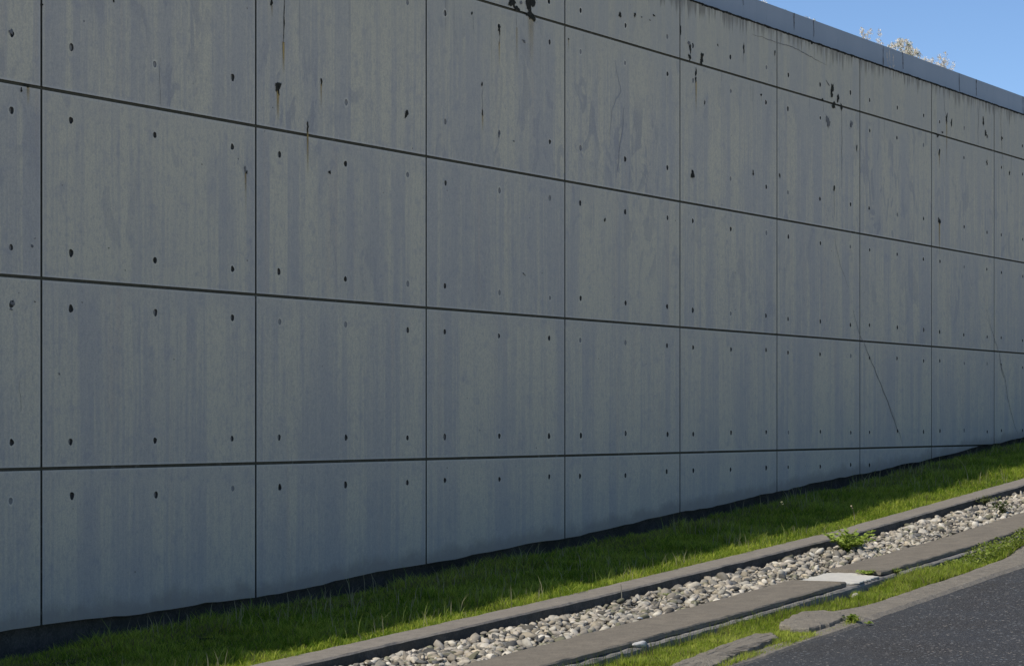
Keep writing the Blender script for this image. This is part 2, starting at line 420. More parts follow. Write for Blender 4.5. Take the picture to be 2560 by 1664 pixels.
def box_mesh(name, x0, x1, y0, y1, z0, z1):
    V = [(x, y, z) for x in (x0, x1) for y in (y0, y1) for z in (z0, z1)]
    F = [(0, 1, 3, 2), (4, 6, 7, 5), (0, 4, 5, 1), (2, 3, 7, 6), (0, 2, 6, 4), (1, 5, 7, 3)]
    return mesh(name, V, F)
XA, XB = -4 * W, 13 * W
def sealant():
    V, F = [], []
    n = 80
    for q in range(n + 1):
        x = XA + (XB - XA) * q / n
        V += [(x, .020, wall_foot(x + OX) + .01), (x, .020, 4.425)]
        if q: a = 2 * q - 2; F.append((a, a + 2, a + 3, a + 1))
    return mesh('joint_filler', V, F)
link('joint_filler', sealant(), M['core'], wall)
link('wall_core', box_mesh('wall_core', XA, XB, .13, .34, -2.4, 4.43), M['shaded_face'], wall)
V = [(XA, .026, 4.434), (XB, .026, 4.434), (XB, .34, 4.434), (XA, .34, 4.434)]
link('wall_top', mesh('wall_top', V, [(0, 1, 2, 3)]), M['scar'], wall)
# recessed dark footing below the wall face: soffit of the panels
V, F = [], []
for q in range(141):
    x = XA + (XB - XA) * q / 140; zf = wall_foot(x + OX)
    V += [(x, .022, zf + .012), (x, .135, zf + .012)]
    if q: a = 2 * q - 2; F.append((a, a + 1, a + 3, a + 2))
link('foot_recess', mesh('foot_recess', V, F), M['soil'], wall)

# --- marks on the wall (measured positions on the wall face: x along, z up)
def blob_mesh(r, w, h, tilt=0, thick=.004):
    n = 22; V = []; F = []
    ph = [r.uniform(0, 6.28) for _ in range(4)]
    for ring, (sc, yy) in enumerate(((1.35, 0), (.95, -thick * .5), (.45, -thick))):
        for q in range(n):
            a = 2 * math.pi * q / n
            rad = 1 + .22 * math.sin(2 * a + ph[0]) + .16 * math.sin(3 * a + ph[1]) + .14 * math.sin(5 * a + ph[2]) + r.uniform(-.16, .16) * (ring < 2)
            X = math.cos(a) * w * rad * sc; Z = math.sin(a) * h * rad * sc
            V.append((X * math.cos(tilt) + Z * math.sin(tilt), yy, -X * math.sin(tilt) + Z * math.cos(tilt)))
    for ring in range(2):
        for q in range(n):
            m_ = (q + 1) % n
            F.append((ring * n + q, ring * n + m_, ring * n + n + m_, ring * n + n + q))
    F.append(tuple(range(2 * n, 3 * n)))
    me = mesh('spall', V, F)
    at = me.attributes.new('rad', 'FLOAT', 'POINT'); at.data.foreach_set('value', [1.35] * n + [.8] * n + [.2] * n)
    bm = bmesh.new(); bm.from_mesh(me); bmesh.ops.recalc_face_normals(bm, faces=bm.faces); bm.to_mesh(me); bm.free()
    return me
def spall(x, z, w, h, tilt=0, mat='crust'):
    o = link('spall', blob_mesh(random.Random(int(x * 1000 + z * 77)), w, h, tilt), M['crust_mark' if mat == 'crust' else mat], wall)
    o.location = (x - OX, -.0005, z)
def rust(x, z0, z1, w, a=.8):
    V = [(-w / 2, 0, 0), (w / 2, 0, 0), (w * .38, 0, z1 - z0), (-w * .38, 0, z1 - z0)]
    V = [(-w * .38, 0, z0 - z1), (w * .38, 0, z0 - z1), (w / 2, 0, 0), (-w / 2, 0, 0)]
    me = mesh('rust_run', V, [(0, 1, 2, 3)])
    uv = me.uv_layers.new(name='uv')
    for l, c in zip(uv.data, ((0, 0), (1, 0), (1, 1), (0, 1))): l.uv = c
    o = link('rust_run', me, M['rust'], wall); o.location = (x - OX, -.003, z1); o.color = (1, 1, 1, a)
def ribbon(pts, w, mat, name='crack', y=-.0025, dx=0):
    P = []
    r = random.Random(int(pts[0][0] * 100))
    for (ax, az), (bx, bz) in zip(pts, pts[1:]):
        n = max(2, int(math.hypot(bx - ax, bz - az) / .07))
        for q in range(n): P.append((ax + (bx - ax) * q / n + r.uniform(-.013, .013), az + (bz - az) * q / n + r.uniform(-.006, .006)))
    P.append(pts[-1])
    V, F = [], []
    for i, (x, z) in enumerate(P):
        A = P[max(0, i - 1)]; B = P[min(len(P) - 1, i + 1)]
        tx, tz = B[0] - A[0], B[1] - A[1]; L = math.hypot(tx, tz) or 1
        ww = w * (.6 + .5 * abs(mnoise.noise(Vector((x * 9, z * 9, 1))))) * min(1, .25 + min(i, len(P) - 1 - i) * .12)
        nx, nz = -tz / L * ww, tx / L * ww
        V += [(x + nx - OX + dx, y, z + nz), (x - OX + dx, y - .0015, z), (x - nx - OX + dx, y, z - nz)]
        if i: a = 3 * i - 3; F += [(a, a + 3, a + 4, a + 1), (a + 1, a + 4, a + 5, a + 2)]
    me = mesh(name, V, F); at = me.attributes.new('rad', 'FLOAT', 'POINT'); at.data.foreach_set('value', [1.05, .25, 1.05] * len(P))
    link(name, me, M['crust_mark' if mat == 'crust' else mat], wall)
MARKS = [
    ('r', 15.895, 2.501, 2.746, 0.0500, 0.90),
    ('s', 15.895, 2.762, 0.0385, 0.0319, 0.00, 'crust'),
    ('s', 15.902, 2.725, 0.0173, 0.0255, 0.00, 'crust'),
    ('s', 15.813, 3.366, 0.0153, 0.0296, 0.00, 'crust'),
    ('r', 15.817, 3.245, 3.340, 0.0267, 0.50),
    ('c', [(15.975, 3.469), (15.971, 3.277), (15.965, 3.191), (15.969, 3.085)], 0.0220, 'crust'),
    ('r', 15.969, 2.850, 3.095, 0.0426, 1.00),
    ('s', 16.487, 2.862, 0.0122, 0.0306, 0.12, 'crust'),
    ('r', 16.481, 2.648, 2.845, 0.0243, 0.75),
    ('s', 16.295, 2.504, 0.0140, 0.0411, 0.00, 'crust'),
    ('r', 16.295, 2.120, 2.477, 0.0359, 0.80),
    ('c', [(16.295, 2.477), (16.297, 2.380)], 0.0080, 'crust'),
    ('s', 13.026, 2.436, 0.0217, 0.0092, 0.00, 'crust'),
    ('r', 13.035, 2.312, 2.432, 0.0434, 0.50),
    ('s', 12.968, 2.404, 0.0101, 0.0147, 0.00, 'crust'),
    ('s', 15.490, 2.095, 0.0148, 0.0125, 0.00, 'crust'),
    ('s', 15.471, 2.120, 0.0129, 0.0208, 0.00, 'greymark'),
    ('r', 15.477, 1.938, 2.089, 0.0296, 0.90),
    ('r', 15.480, 1.709, 2.084, 0.0185, 0.40),
    ('s', 16.601, 2.189, 0.0164, 0.0165, 0.00, 'crust'),
    ('s', 13.173, 2.975, 0.0147, 0.0093, 0.00, 'crust'),
    ('s', 13.926, 3.106, 0.0111, 0.0116, 0.00, 'crust'),
    ('s', 12.867, 2.760, 0.0185, 0.0219, 0.00, 'greymark'),
    ('c', [(14.454, 2.791), (14.444, 2.631), (14.446, 2.473)], 0.0060, 'crack'),
    ('r', 19.845, 3.368, 3.808, 0.1613, 0.28),
    ('s', 19.507, 3.892, 0.0733, 0.0471, 0.00, 'crust'),
    ('s', 19.591, 3.848, 0.0527, 0.0224, 0.00, 'crust'),
    ('s', 19.829, 3.931, 0.0806, 0.0753, 0.00, 'crust'),
    ('s', 19.850, 3.821, 0.0915, 0.0427, 0.00, 'crust'),
    ('s', 19.664, 3.908, 0.0212, 0.0175, 0.00, 'greymark'),
    ('c', [(19.578, 3.846), (19.580, 3.685)], 0.0080, 'crack'),
    ('r', 19.586, 3.325, 3.685, 0.0369, 0.40),
    ('s', 18.802, 3.699, 0.0124, 0.0157, -0.30, 'crust'),
    ('c', [(18.809, 3.690), (18.821, 3.565)], 0.0060, 'crack'),
    ('s', 19.270, 3.637, 0.0231, 0.0270, 0.00, 'crust'),
    ('s', 19.280, 3.605, 0.0129, 0.0270, 0.00, 'crust'),
    ('c', [(19.275, 3.607), (19.270, 3.502)], 0.0100, 'crust'),
    ('r', 19.273, 3.300, 3.521, 0.0308, 0.60),
    ('s', 18.973, 3.128, 0.0125, 0.0194, 0.00, 'crust'),
    ('c', [(18.975, 3.118), (18.980, 3.034), (18.975, 2.888)], 0.0060, 'crack'),
    ('s', 18.980, 2.886, 0.0126, 0.0243, 0.00, 'crust'),
    ('r', 18.983, 2.719, 2.876, 0.0301, 0.70),
    ('s', 20.556, 3.712, 0.0114, 0.0090, 0.00, 'crust'),
    ('r', 20.556, 3.609, 3.705, 0.0227, 0.50),
    ('s', 21.607, 4.071, 0.0246, 0.0322, 0.50, 'crust'),
    ('s', 21.919, 4.114, 0.0251, 0.0190, 0.00, 'crust'),
    ('s', 22.066, 4.114, 0.0127, 0.0068, 0.00, 'crust'),
    ('s', 22.337, 4.166, 0.0324, 0.0083, 0.00, 'crust'),
    ('s', 22.247, 4.110, 0.0129, 0.0055, 0.00, 'crust'),
    ('s', 19.717, 3.584, 0.0373, 0.0100, 0.40, 'greymark'),
    ('c', [(21.098, 2.649), (21.100, 2.511)], 0.0060, 'crack'),
    ('s', 21.287, 2.148, 0.0150, 0.0212, 0.00, 'crust'),
    ('s', 22.939, 4.113, 0.0203, 0.0338, 0.00, 'crust'),
    ('s', 19.533, 2.704, 0.0236, 0.0050, 0.00, 'greymark'),
    ('s', 17.730, 2.743, 0.0204, 0.0254, 0.00, 'crust'),
    ('s', 19.270, 2.734, 0.0180, 0.0246, 0.00, 'greymark'),
    ('c', [(21.485, 3.632), (21.576, 3.455), (21.622, 3.353), (21.516, 3.274), (21.440, 3.173), (21.386, 2.914)], 0.0120, 'smear'),
    ('c', [(21.683, 3.225), (21.668, 3.008), (21.592, 2.799), (21.546, 2.621)], 0.0300, 'smear'),
    ('s', 23.167, 3.959, 0.0275, 0.0398, 0.00, 'crust'),
    ('s', 23.140, 4.005, 0.0411, 0.0199, 0.00, 'greymark'),
    ('s', 23.153, 3.872, 0.0309, 0.0312, 0.00, 'crust'),
    ('s', 23.443, 3.922, 0.0315, 0.0373, 0.20, 'crust'),
    ('s', 23.436, 3.864, 0.0420, 0.0315, 0.00, 'crust'),
    ('s', 24.487, 4.126, 0.0188, 0.0445, 0.00, 'crust'),
    ('c', [(24.479, 4.102), (24.464, 3.967)], 0.0100, 'crack'),
    ('s', 25.310, 4.184, 0.0158, 0.0305, 0.00, 'crust'),
    ('c', [(25.307, 4.176), (25.303, 4.069)], 0.0080, 'crack'),
    ('s', 23.304, 3.741, 0.0208, 0.0456, 0.00, 'crust'),
    ('s', 23.297, 3.668, 0.0208, 0.0257, 0.00, 'crust'),
    ('r', 23.304, 3.327, 3.655, 0.0416, 0.90),
    ('s', 23.512, 3.466, 0.0141, 0.0201, 0.00, 'crust'),
    ('s', 24.941, 3.699, 0.0232, 0.0121, 0.00, 'crust'),
    ('c', [(24.945, 3.694), (24.949, 3.634)], 0.0060, 'crack'),
    ('s', 23.222, 2.728, 0.0379, 0.0512, 0.00, 'crust'),
    ('s', 24.731, 2.870, 0.0191, 0.0269, 0.00, 'crust'),
    ('s', 25.441, 2.903, 0.0160, 0.0276, 0.00, 'crust'),
    ('s', 23.830, 4.076, 0.0144, 0.0116, 0.00, 'crust'),
    ('s', 26.947, 3.988, 0.0439, 0.0610, 0.00, 'crust'),
    ('s', 26.938, 3.922, 0.0526, 0.0257, 0.00, 'crust'),
    ('s', 27.122, 3.902, 0.0399, 0.0452, 0.00, 'crust'),
    ('s', 26.999, 3.809, 0.0484, 0.0418, 0.00, 'crust'),
    ('s', 27.228, 3.820, 0.0313, 0.0389, 0.00, 'crust'),
    ('s', 26.666, 3.836, 0.0302, 0.0159, 0.00, 'crust'),
    ('s', 26.817, 4.037, 0.0697, 0.0080, 0.40, 'greymark'),
    ('s', 26.825, 3.617, 0.0697, 0.0544, 0.00, 'greymark'),
    ('s', 27.537, 3.654, 0.0409, 0.0392, 0.00, 'greymark'),
    ('s', 27.706, 3.400, 0.0184, 0.0361, 0.00, 'crust'),
    ('c', [(27.233, 3.817), (27.242, 3.397), (27.233, 2.911)], 0.0090, 'crack'),
    ('c', [(26.683, 3.838), (26.687, 3.711)], 0.0090, 'crack'),
    ('s', 27.012, 2.893, 0.0220, 0.0418, 0.00, 'crust'),
    ('c', [(27.012, 2.877), (27.004, 2.571)], 0.0100, 'crack'),
    ('s', 30.474, 3.816, 0.0485, 0.0249, 0.00, 'crust'),
    ('s', 30.647, 3.869, 0.0272, 0.0143, 0.00, 'crust'),
    ('s', 30.804, 4.055, 0.0274, 0.0682, 0.00, 'crust'),
    ('r', 30.804, 3.409, 4.019, 0.0549, 0.55),
    ('s', 30.990, 4.020, 0.0222, 0.0613, 0.00, 'crust'),
    ('s', 32.243, 4.165, 0.0296, 0.0560, 0.20, 'crust'),
    ('s', 32.332, 4.025, 0.0417, 0.0337, 0.00, 'crust'),
    ('c', [(32.027, 4.422), (32.038, 3.848)], 0.0140, 'crack'),
    ('c', [(30.717, 4.440), (30.733, 4.155), (30.798, 4.054)], 0.0100, 'crack'),
    ('c', [(32.902, 4.413), (32.963, 4.201), (33.006, 4.034), (33.025, 3.826), (33.105, 3.528)], 0.0120, 'crack'),
    ('s', 33.006, 4.030, 0.0370, 0.0228, 0.00, 'crust'),
    ('s', 30.528, 3.608, 0.0270, 0.0392, 0.00, 'crust'),
    ('r', 30.533, 3.404, 3.582, 0.0487, 0.60),
    ('s', 30.528, 2.771, 0.0432, 0.0428, 0.00, 'crust'),
    ('c', [(30.485, 2.866), (30.501, 2.760)], 0.0120, 'crack'),
    ('r', 30.533, 2.299, 2.744, 0.0649, 0.70),
    ('s', 32.385, 3.659, 0.0239, 0.0262, 0.00, 'crust'),
    ('s', 33.334, 3.595, 0.0251, 0.0307, 0.00, 'crust'),
    ('c', [(26.402, 4.423), (26.415, 4.259)], 0.0120, 'crack'),
    ('c', [(23.927, 3.843), (23.927, 3.727)], 0.0060, 'crack'),
    ('c', [(30.368, 4.116), (30.378, 3.993)], 0.0080, 'crack'),
    ('c', [(24.712, 4.296), (25.057, 4.304), (25.370, 4.298), (25.649, 4.308), (25.892, 4.303), (26.180, 4.277), (26.432, 4.257), (26.773, 4.231)], 0.0080, 'crack'),
    ('c', [(27.012, 2.399), (27.078, 2.210), (27.189, 2.054), (27.344, 1.916), (27.456, 1.808)], 0.0070, 'crack'),
    ('c', [(27.592, 1.568), (27.706, 1.408), (27.820, 1.264), (27.926, 1.209), (28.122, 1.040), (28.334, 0.860), (28.644, 0.595), (28.814, 0.427), (29.035, 0.223), (29.109, 0.171), (29.234, -0.013)], 0.0110, 'crack'),
    ('c', [(28.334, 0.827), (28.476, 0.745), (28.669, 0.595), (28.848, 0.444), (29.035, 0.274)], 0.0120, 'ridge'),
    ('c', [(32.391, 1.770), (32.510, 1.568), (32.690, 1.385), (32.902, 1.201), (32.994, 1.032), (33.148, 0.882), (33.253, 0.616), (33.490, 0.309), (33.711, 0.135)], 0.0100, 'crack'),
    ('c', [(32.921, 1.145), (32.982, 0.994), (33.086, 0.881)], 0.0300, 'crack'),
    ('s', 12.881, 1.051, 0.0214, 0.0219, 0.00, 'greymark'),
    ('s', 12.880, 1.059, 0.0114, 0.0110, 0.00, 'crust'),
    ('s', 12.868, 1.010, 0.0128, 0.0073, 0.00, 'greymark'),
    ('s', 13.077, 1.421, 0.0145, 0.0074, 0.50, 'greymark'),
    ('s', 13.103, 1.472, 0.0117, 0.0046, 0.00, 'greymark'),
    ('s', 13.350, 0.610, 0.0075, 0.0094, 0.00, 'greymark'),
    ('s', 13.586, 1.083, 0.0061, 0.0038, 0.00, 'crust'),
    ('s', 13.103, 1.067, 0.0058, 0.0046, 0.00, 'crust'),
    ('s', 13.872, 1.455, 0.0063, 0.0039, 0.00, 'crust'),
    ('c', [(12.942, 0.561), (12.956, 0.451), (12.966, 0.369)], 0.0050, 'crack'),
    ('s', 19.717, 1.575, 0.0266, 0.0063, 0.40, 'greymark'),
]
for mk in MARKS:
    if mk[0] == 's': spall(*mk[1:])
    elif mk[0] == 'r': rust(*mk[1:])
    else: ribbon(mk[1], mk[2], mk[3])

# black ragged crust hanging over the top arris
def fringe():
    V, F = [], []
    n = 1500
    for q in range(n + 1):
        x = XA + (XB - XA) * q / n
        n1 = max(0, mnoise.noise(Vector((x * 1.7, 3, 0))) + .45); n2 = abs(mnoise.noise(Vector((x * 9, 8, 0)))); n3 = mnoise.noise(Vector((x * 40, 8, 0)))
        lo = 4.434 - .004 - .060 * n1 * n2 * max(0, n3 + .5) - .006 * (n3 + 1)
        hi = 4.438 + .007 * (mnoise.noise(Vector((x * 6, 1, 5))) + .6) + .006 * mnoise.noise(Vector((x * 33, 1, 5)))
        V += [(x, -.0015, lo), (x, -.006, (lo + hi) / 2), (x, -.004, hi), (x, .035, hi - .002), (x, .06, 4.436)]
        if q:
            a = 5 * q - 5
            for j in range(4): F.append((a + j, a + 5 + j, a + 6 + j, a + 1 + j))
    return mesh('algae_crust', V, F)
link('algae_crust', fringe(), M['crust'], wall)

# ---------------------------------------------------------------- terrace behind and metal parapet
V = [(-60, .34, 4.30), (140, .34, 4.30), (140, 60, 4.45), (-60, 60, 4.45)]
tag(link('terrace_ground', mesh('terrace_ground', V, [(0, 1, 2, 3)]), M['earth']), kind='structure')
par = empty('metal_parapet', (S0, .36, 4.30))
tag(par, 'low slate blue sheet metal parapet standing behind the top edge of the concrete wall', 'parapet')
r = random.Random(4); x = 3.5; seams = []
SE = [24.62, 25.29, 25.95, 26.72, 27.30, 28.05, 28.85, 29.55, 30.22, 31.55, 32.35, 33.05, 33.75]
xs = [3.5]
while xs[-1] < 24.0: xs.append(xs[-1] + r.uniform(.62, .78))
xs = xs[:-1] + SE
while xs[-1] < 44: xs.append(xs[-1] + r.uniform(.62, .78))
for a, b in zip(xs, xs[1:]):
    dz = 0
    me = box_mesh('sheet_panel', a + .0006 - S0, b - .0006 - S0, 0, .02, 0, .525 + dz)
    o = link('sheet_panel', me, M['sheet'], par)
    if r.random() < .6:
        zt = .525; zb = r.uniform(.30, .44) if r.random() < .5 else .13
        V, F = [], []
        n = 12; off = 0
        for q in range(n + 1):
            z = zt - (zt - zb) * q / n; off += r.uniform(-.006, .007)
            wd = .003 + r.uniform(0, .006) + (.009 if r.random() < .15 else 0)
            V += [(b - S0 + off - wd, -.003, z), (b - S0 + off + wd, -.003, z)]
            if q: c_ = 2 * q - 2; F.append((c_, c_ + 2, c_ + 3, c_ + 1))
        link('seam', mesh('seam', V, F), M['seam'], par)

# ---------------------------------------------------------------- ground strips
def strip(name, profile, s0, s1, ds, mat, amp=.0, freq=2., label=None, cat=None, kind='structure', jit=0):
    """profile: list of (w, z offset from the ground line); swept along the wall"""
    n = int((s1 - s0) / ds); V, F = [], []
    m_ = len(profile)
    for i in range(n + 1):
        s = s0 + (s1 - s0) * i / n
        for j, (w, dz) in enumerate(profile):
            nz = mnoise.noise(Vector((s * freq, w * freq * 2, 4))) * amp
            jw = mnoise.noise(Vector((s * 3, j * 9.1, 7))) * jit
            V.append((s, -(w + jw), float(g(s)) + dz + nz))
    for i in range(n):
        for j in range(m_ - 1):
            a = i * m_ + j; F.append((a, a + 1, a + m_ + 1, a + m_))
    me = mesh(name, V, F)
    bm = bmesh.new(); bm.from_mesh(me); bmesh.ops.recalc_face_normals(bm, faces=bm.faces)
    if sum(f_.normal.z for f_ in bm.faces) < 0: bmesh.ops.reverse_faces(bm, faces=bm.faces)
    bm.to_mesh(me); bm.free()
    o = link(name, me, mat); tag(o, label, cat, kind=kind); return o

strip('soil', [(-.135, -.20), (.0, -.16), (.12, -.12), (.25, -.06), (.4, -.035), (.8, -.03), (1.4, -.035), (1.93, -.05)], -5, 52, .12, M['soil'], .02, 3)
strip('verge_soil', [(3.40, -.20), (3.5, -.175), (3.7, -.155), (3.85, -.155), (4.02, -.17), (4.12, -.22)], -5, 52, .12, M['earth'], .012, 3)
strip('gravel_bed', [(2.15, -.13), (2.3, -.10), (2.6, -.09), (2.93, -.09)], -5, 52, .12, M['gravelbed'], .01, 3)
# road and its far side, out to the horizon
road_prof = [(4.02, -.165), (4.3, -.150), (5.2, -.135), (6.25, -.11)]
strip('bounce_pavement', [(6.20, -.20), (6.21, -.02), (6.4, -.012), (8, .0), (10, .02), (12.2, .03), (12.3, -.3)], -40, 110, .5, M['bounce_paving'], 0)  # unseen paving, added as a reflector for the shaded wall
strip('road', road_prof, -40, 110, .5, M['asphalt'], 0)
gx = np.linspace(-900, 1100, 60); V = []; F = []
gy = [12.0, 16, 30, 80, 250, 900]
for i, xx in enumerate(gx):
    for j, w in enumerate(gy): V.append((xx, -w, float(g(min(max(xx, -60), 120))) - .15 - (j > 0) * .12 * j))
for i in range(59):
    for j in range(5):
        a = i * 6 + j; F.append((a, a + 6, a + 7, a + 1))
tag(link('ground', mesh('ground', V, [f_[::-1] for f_ in F]), M['bounce_paving']), kind='structure')  # unseen far ground, made pale for the same bounce
V = [(-900, 900, -3.2), (1100, 900, -3.2), (1100, -900, -3.2), (-900, -900, -3.2)]
tag(link('lower_ground', mesh('lower_ground', V, [(3, 2, 1, 0)]), M['earth']), kind='structure')

# ---------------------------------------------------------------- kerb, slabs, footing
def bar(name, prof, s0, s1, ds, mats, jit=.003, facemat=None, endwave=0):
    """closed profile swept along s, capped; prof (w, dz) going round"""
    n = max(2, int((s1 - s0) / ds)); V, F, MI = [], [], []; m_ = len(prof)
    for i in range(n + 1):
        s = s0 + (s1 - s0) * i / n
        for j, (w, dz) in enumerate(prof):
            jw = mnoise.noise(Vector((s * 5, j * 5.3, 2))) * jit + mnoise.noise(Vector((s * 24, j * 5.3, 2))) * jit * .7
            jz = mnoise.noise(Vector((s * 6, j * 3.3, 9))) * jit * .7
            ss = s
            if endwave and i in (0, n): ss = s + endwave * (w - prof[0][0]) * (1 if i == 0 else 1)
            V.append((ss, -(w + jw), float(g(s)) + dz + jz))
    for i in range(n):
        for j in range(m_):
            k2 = (j + 1) % m_
            F.append((i * m_ + j, i * m_ + k2, (i + 1) * m_ + k2, (i + 1) * m_ + j)); MI.append(facemat.get(j, 0) if facemat else 0)
    F.append(tuple(range(m_))); MI.append(0); F.append(tuple(n * m_ + j for j in range(m_))); MI.append(0)
    me = mesh(name, V, F); me.polygons.foreach_set('material_index', MI)
    bm = bmesh.new(); bm.from_mesh(me); bmesh.ops.recalc_face_normals(bm, faces=bm.faces); bm.to_mesh(me); bm.free()
    return me
prof = [(1.925, -.012), (1.935, 0), (2.0, 0), (2.08, 0), (2.165, -.002), (2.178, -.014), (2.180, -.10), (2.18, -.30), (1.925, -.30)]
o = link('concrete_kerb', bar('concrete_kerb', prof, -4, 50, .03, M['kerb'], .005, {5: 1, 6: 1}), [M['kerb'], M['shaded_face']])
tag(o, 'long narrow concrete kerb between the grass strip under the wall and the pebble bed', 'kerb')
prof = [(2.925, -.056), (2.935, -.050), (3.1, -.049), (3.25, -.049), (3.385, -.050), (3.395, -.058), (3.393, -.084), (2.925, -.084)]
o = link('paving_slab', bar('paving_slab', prof, -3, 18.62, .03, M['slab'], .007, endwave=-.30), [M['slab']])
tag(o, 'long thin concrete slab left of the pale mortar gap, bordering the pebbles', 'slab')
o = link('paving_slab', bar('paving_slab', prof, 19.47, 49, .03, M['slab'], .007, endwave=-.28), [M['slab']])
tag(o, 'long thin concrete slab right of the pale mortar gap, leafy weeds along its outer edge', 'slab')
prof = [(2.92, -.088), (3.1, -.086), (3.30, -.088), (3.425, -.090), (3.44, -.102), (3.445, -.16), (3.44, -.34), (2.92, -.34)]
o = link('concrete_footing', bar('concrete_footing', prof, -3, 50, .04, M['footing'], .012, {5: 1}), [M['footing'], M['shaded_face']])
tag(o, 'rough concrete footing showing as a ledge beneath the two paving slabs', 'footing')

def plate(name, pts, z_off, thick, mat, res=.03, dome=0., amp=.004):
    """irregular flat piece: outline (s,w) densified with ragged edges, thin with bevelled rim"""
    P = []
    r = random.Random(int(pts[0][0] * 500))
    for (a, b), (c_, d_) in zip(pts, pts[1:] + pts[:1]):
        n = max(1, int(math.hypot(c_ - a, d_ - b) / res))
        for q in range(n): P.append((a + (c_ - a) * q / n + r.uniform(-.5, .5) * res, b + (d_ - b) * q / n + r.uniform(-.45, .45) * res))
    cx = sum(p[0] for p in P) / len(P); cw = sum(p[1] for p in P) / len(P)
    V, F = [], []; n = len(P)
    rings = [(1.0, -thick), (1.0, -.2 * thick), (.985, 0), (.93, dome * .2), (.86, dome * .4), (.78, dome * .5), (.68, dome * .7), (.55, dome * .8), (.42, dome * .9), (.25, dome)]
    for sc, dz in rings:
        for (s, w) in P:
            ss, ww = cx + (s - cx) * sc, cw + (w - cw) * sc
            V.append((ss, -ww, float(g(ss)) + z_off + dz + (mnoise.noise(Vector((ss * 9, ww * 9, 3))) + .7 * mnoise.noise(Vector((ss * 31, ww * 31, 3)))) * amp))
    for k2 in range(len(rings) - 1):
        for q in range(n):
            m_ = (q + 1) % n; F.append((k2 * n + q, k2 * n + m_, (k2 + 1) * n + m_, (k2 + 1) * n + q))
    F.append(tuple((len(rings) - 1) * n + q for q in range(n)))
    me = mesh(name, V, F)
    bm = bmesh.new(); bm.from_mesh(me); bmesh.ops.recalc_face_normals(bm, faces=bm.faces); bm.to_mesh(me); bm.free()
    return link(name, me, mat)
o = plate('mortar_patch', [(18.66, 2.97), (18.80, 2.93), (19.36, 2.93), (19.42, 3.02), (19.36, 3.18), (19.22, 3.41), (19.10, 3.425), (18.76, 3.42), (18.68, 3.30)], -.072, .012, M['mortar'])
tag(o, 'pale flat mortar patch filling the gap between the two paving slabs', 'mortar patch')

# gutter apron with wandering edges
V, F = [], []
n = 900
def apron_in(s):
    return float(np.interp(s, [0, 14, 16.7, 17.05, 17.3, 17.45, 17.7, 18.0, 18.7, 19.9, 21.5, 22.2, 22.7, 30, 50], [4.07, 4.06, 4.03, 3.88, 3.60, 3.66, 3.76, 3.785, 3.775, 3.775, 3.70, 3.57, 3.52, 3.50, 3.5]))
def apron_out(s):
    return float(np.interp(s, [0, 14.7, 16, 17.2, 17.8, 21, 50], [4.26, 4.225, 4.165, 4.15, 4.10, 4.065, 4.0])) + .018 * vnoise(s, 3.1, 5) + .012 * vnoise(s, 11, 6)
for i in range(n + 1):
    s = -4 + 54 * i / n
    a = apron_in(s) + .018 * vnoise(s, 4, 8); b = apron_out(s)
    for j in range(7):
        t = j / 6; w = a + (b - a) * t
        dz = (-.155 if j == 0 else -.128) - .016 * t + (-.030 if j == 6 else 0)
        V.append((s, -w, float(g(s)) + dz + .004 * mnoise.noise(Vector((s * 7, w * 12, 2)))))
    if i:
        for j in range(6):
            k2 = (i - 1) * 7 + j; F.append((k2, k2 + 1, k2 + 8, k2 + 7))
tag(link('gutter_apron', mesh('gutter_apron', V, [f_[::-1] for f_ in F]), M['apron']), kind='structure')
o = plate('concrete_chunk', [(16.50, 3.72), (16.75, 3.66), (16.99, 3.61), (17.20, 3.60), (17.31, 3.72), (17.25, 3.88), (16.98, 4.00), (16.64, 4.03), (16.34, 4.00), (16.29, 3.90)], -.108, .05, M['apron'], dome=.010, amp=.005)
tag(o, 'broken flat piece of concrete lying in the grass beside the road, right-hand one', 'concrete chunk', 'broken concrete pieces along the road edge')
o = plate('concrete_chunk', [(13.3, 4.03), (14.0, 3.95), (14.5, 3.89), (15.0, 3.83), (15.5, 3.795), (15.95, 3.77), (16.08, 3.83), (15.9, 3.96), (15.55, 4.01), (15.2, 4.06), (14.8, 4.08), (14.3, 4.17), (13.4, 4.22)], -.115, .05, M['apron'], dome=.012, amp=.006)
tag(o, 'long broken strip of concrete at the bottom edge of the photo between grass and road', 'concrete chunk', 'broken concrete pieces along the road edge')

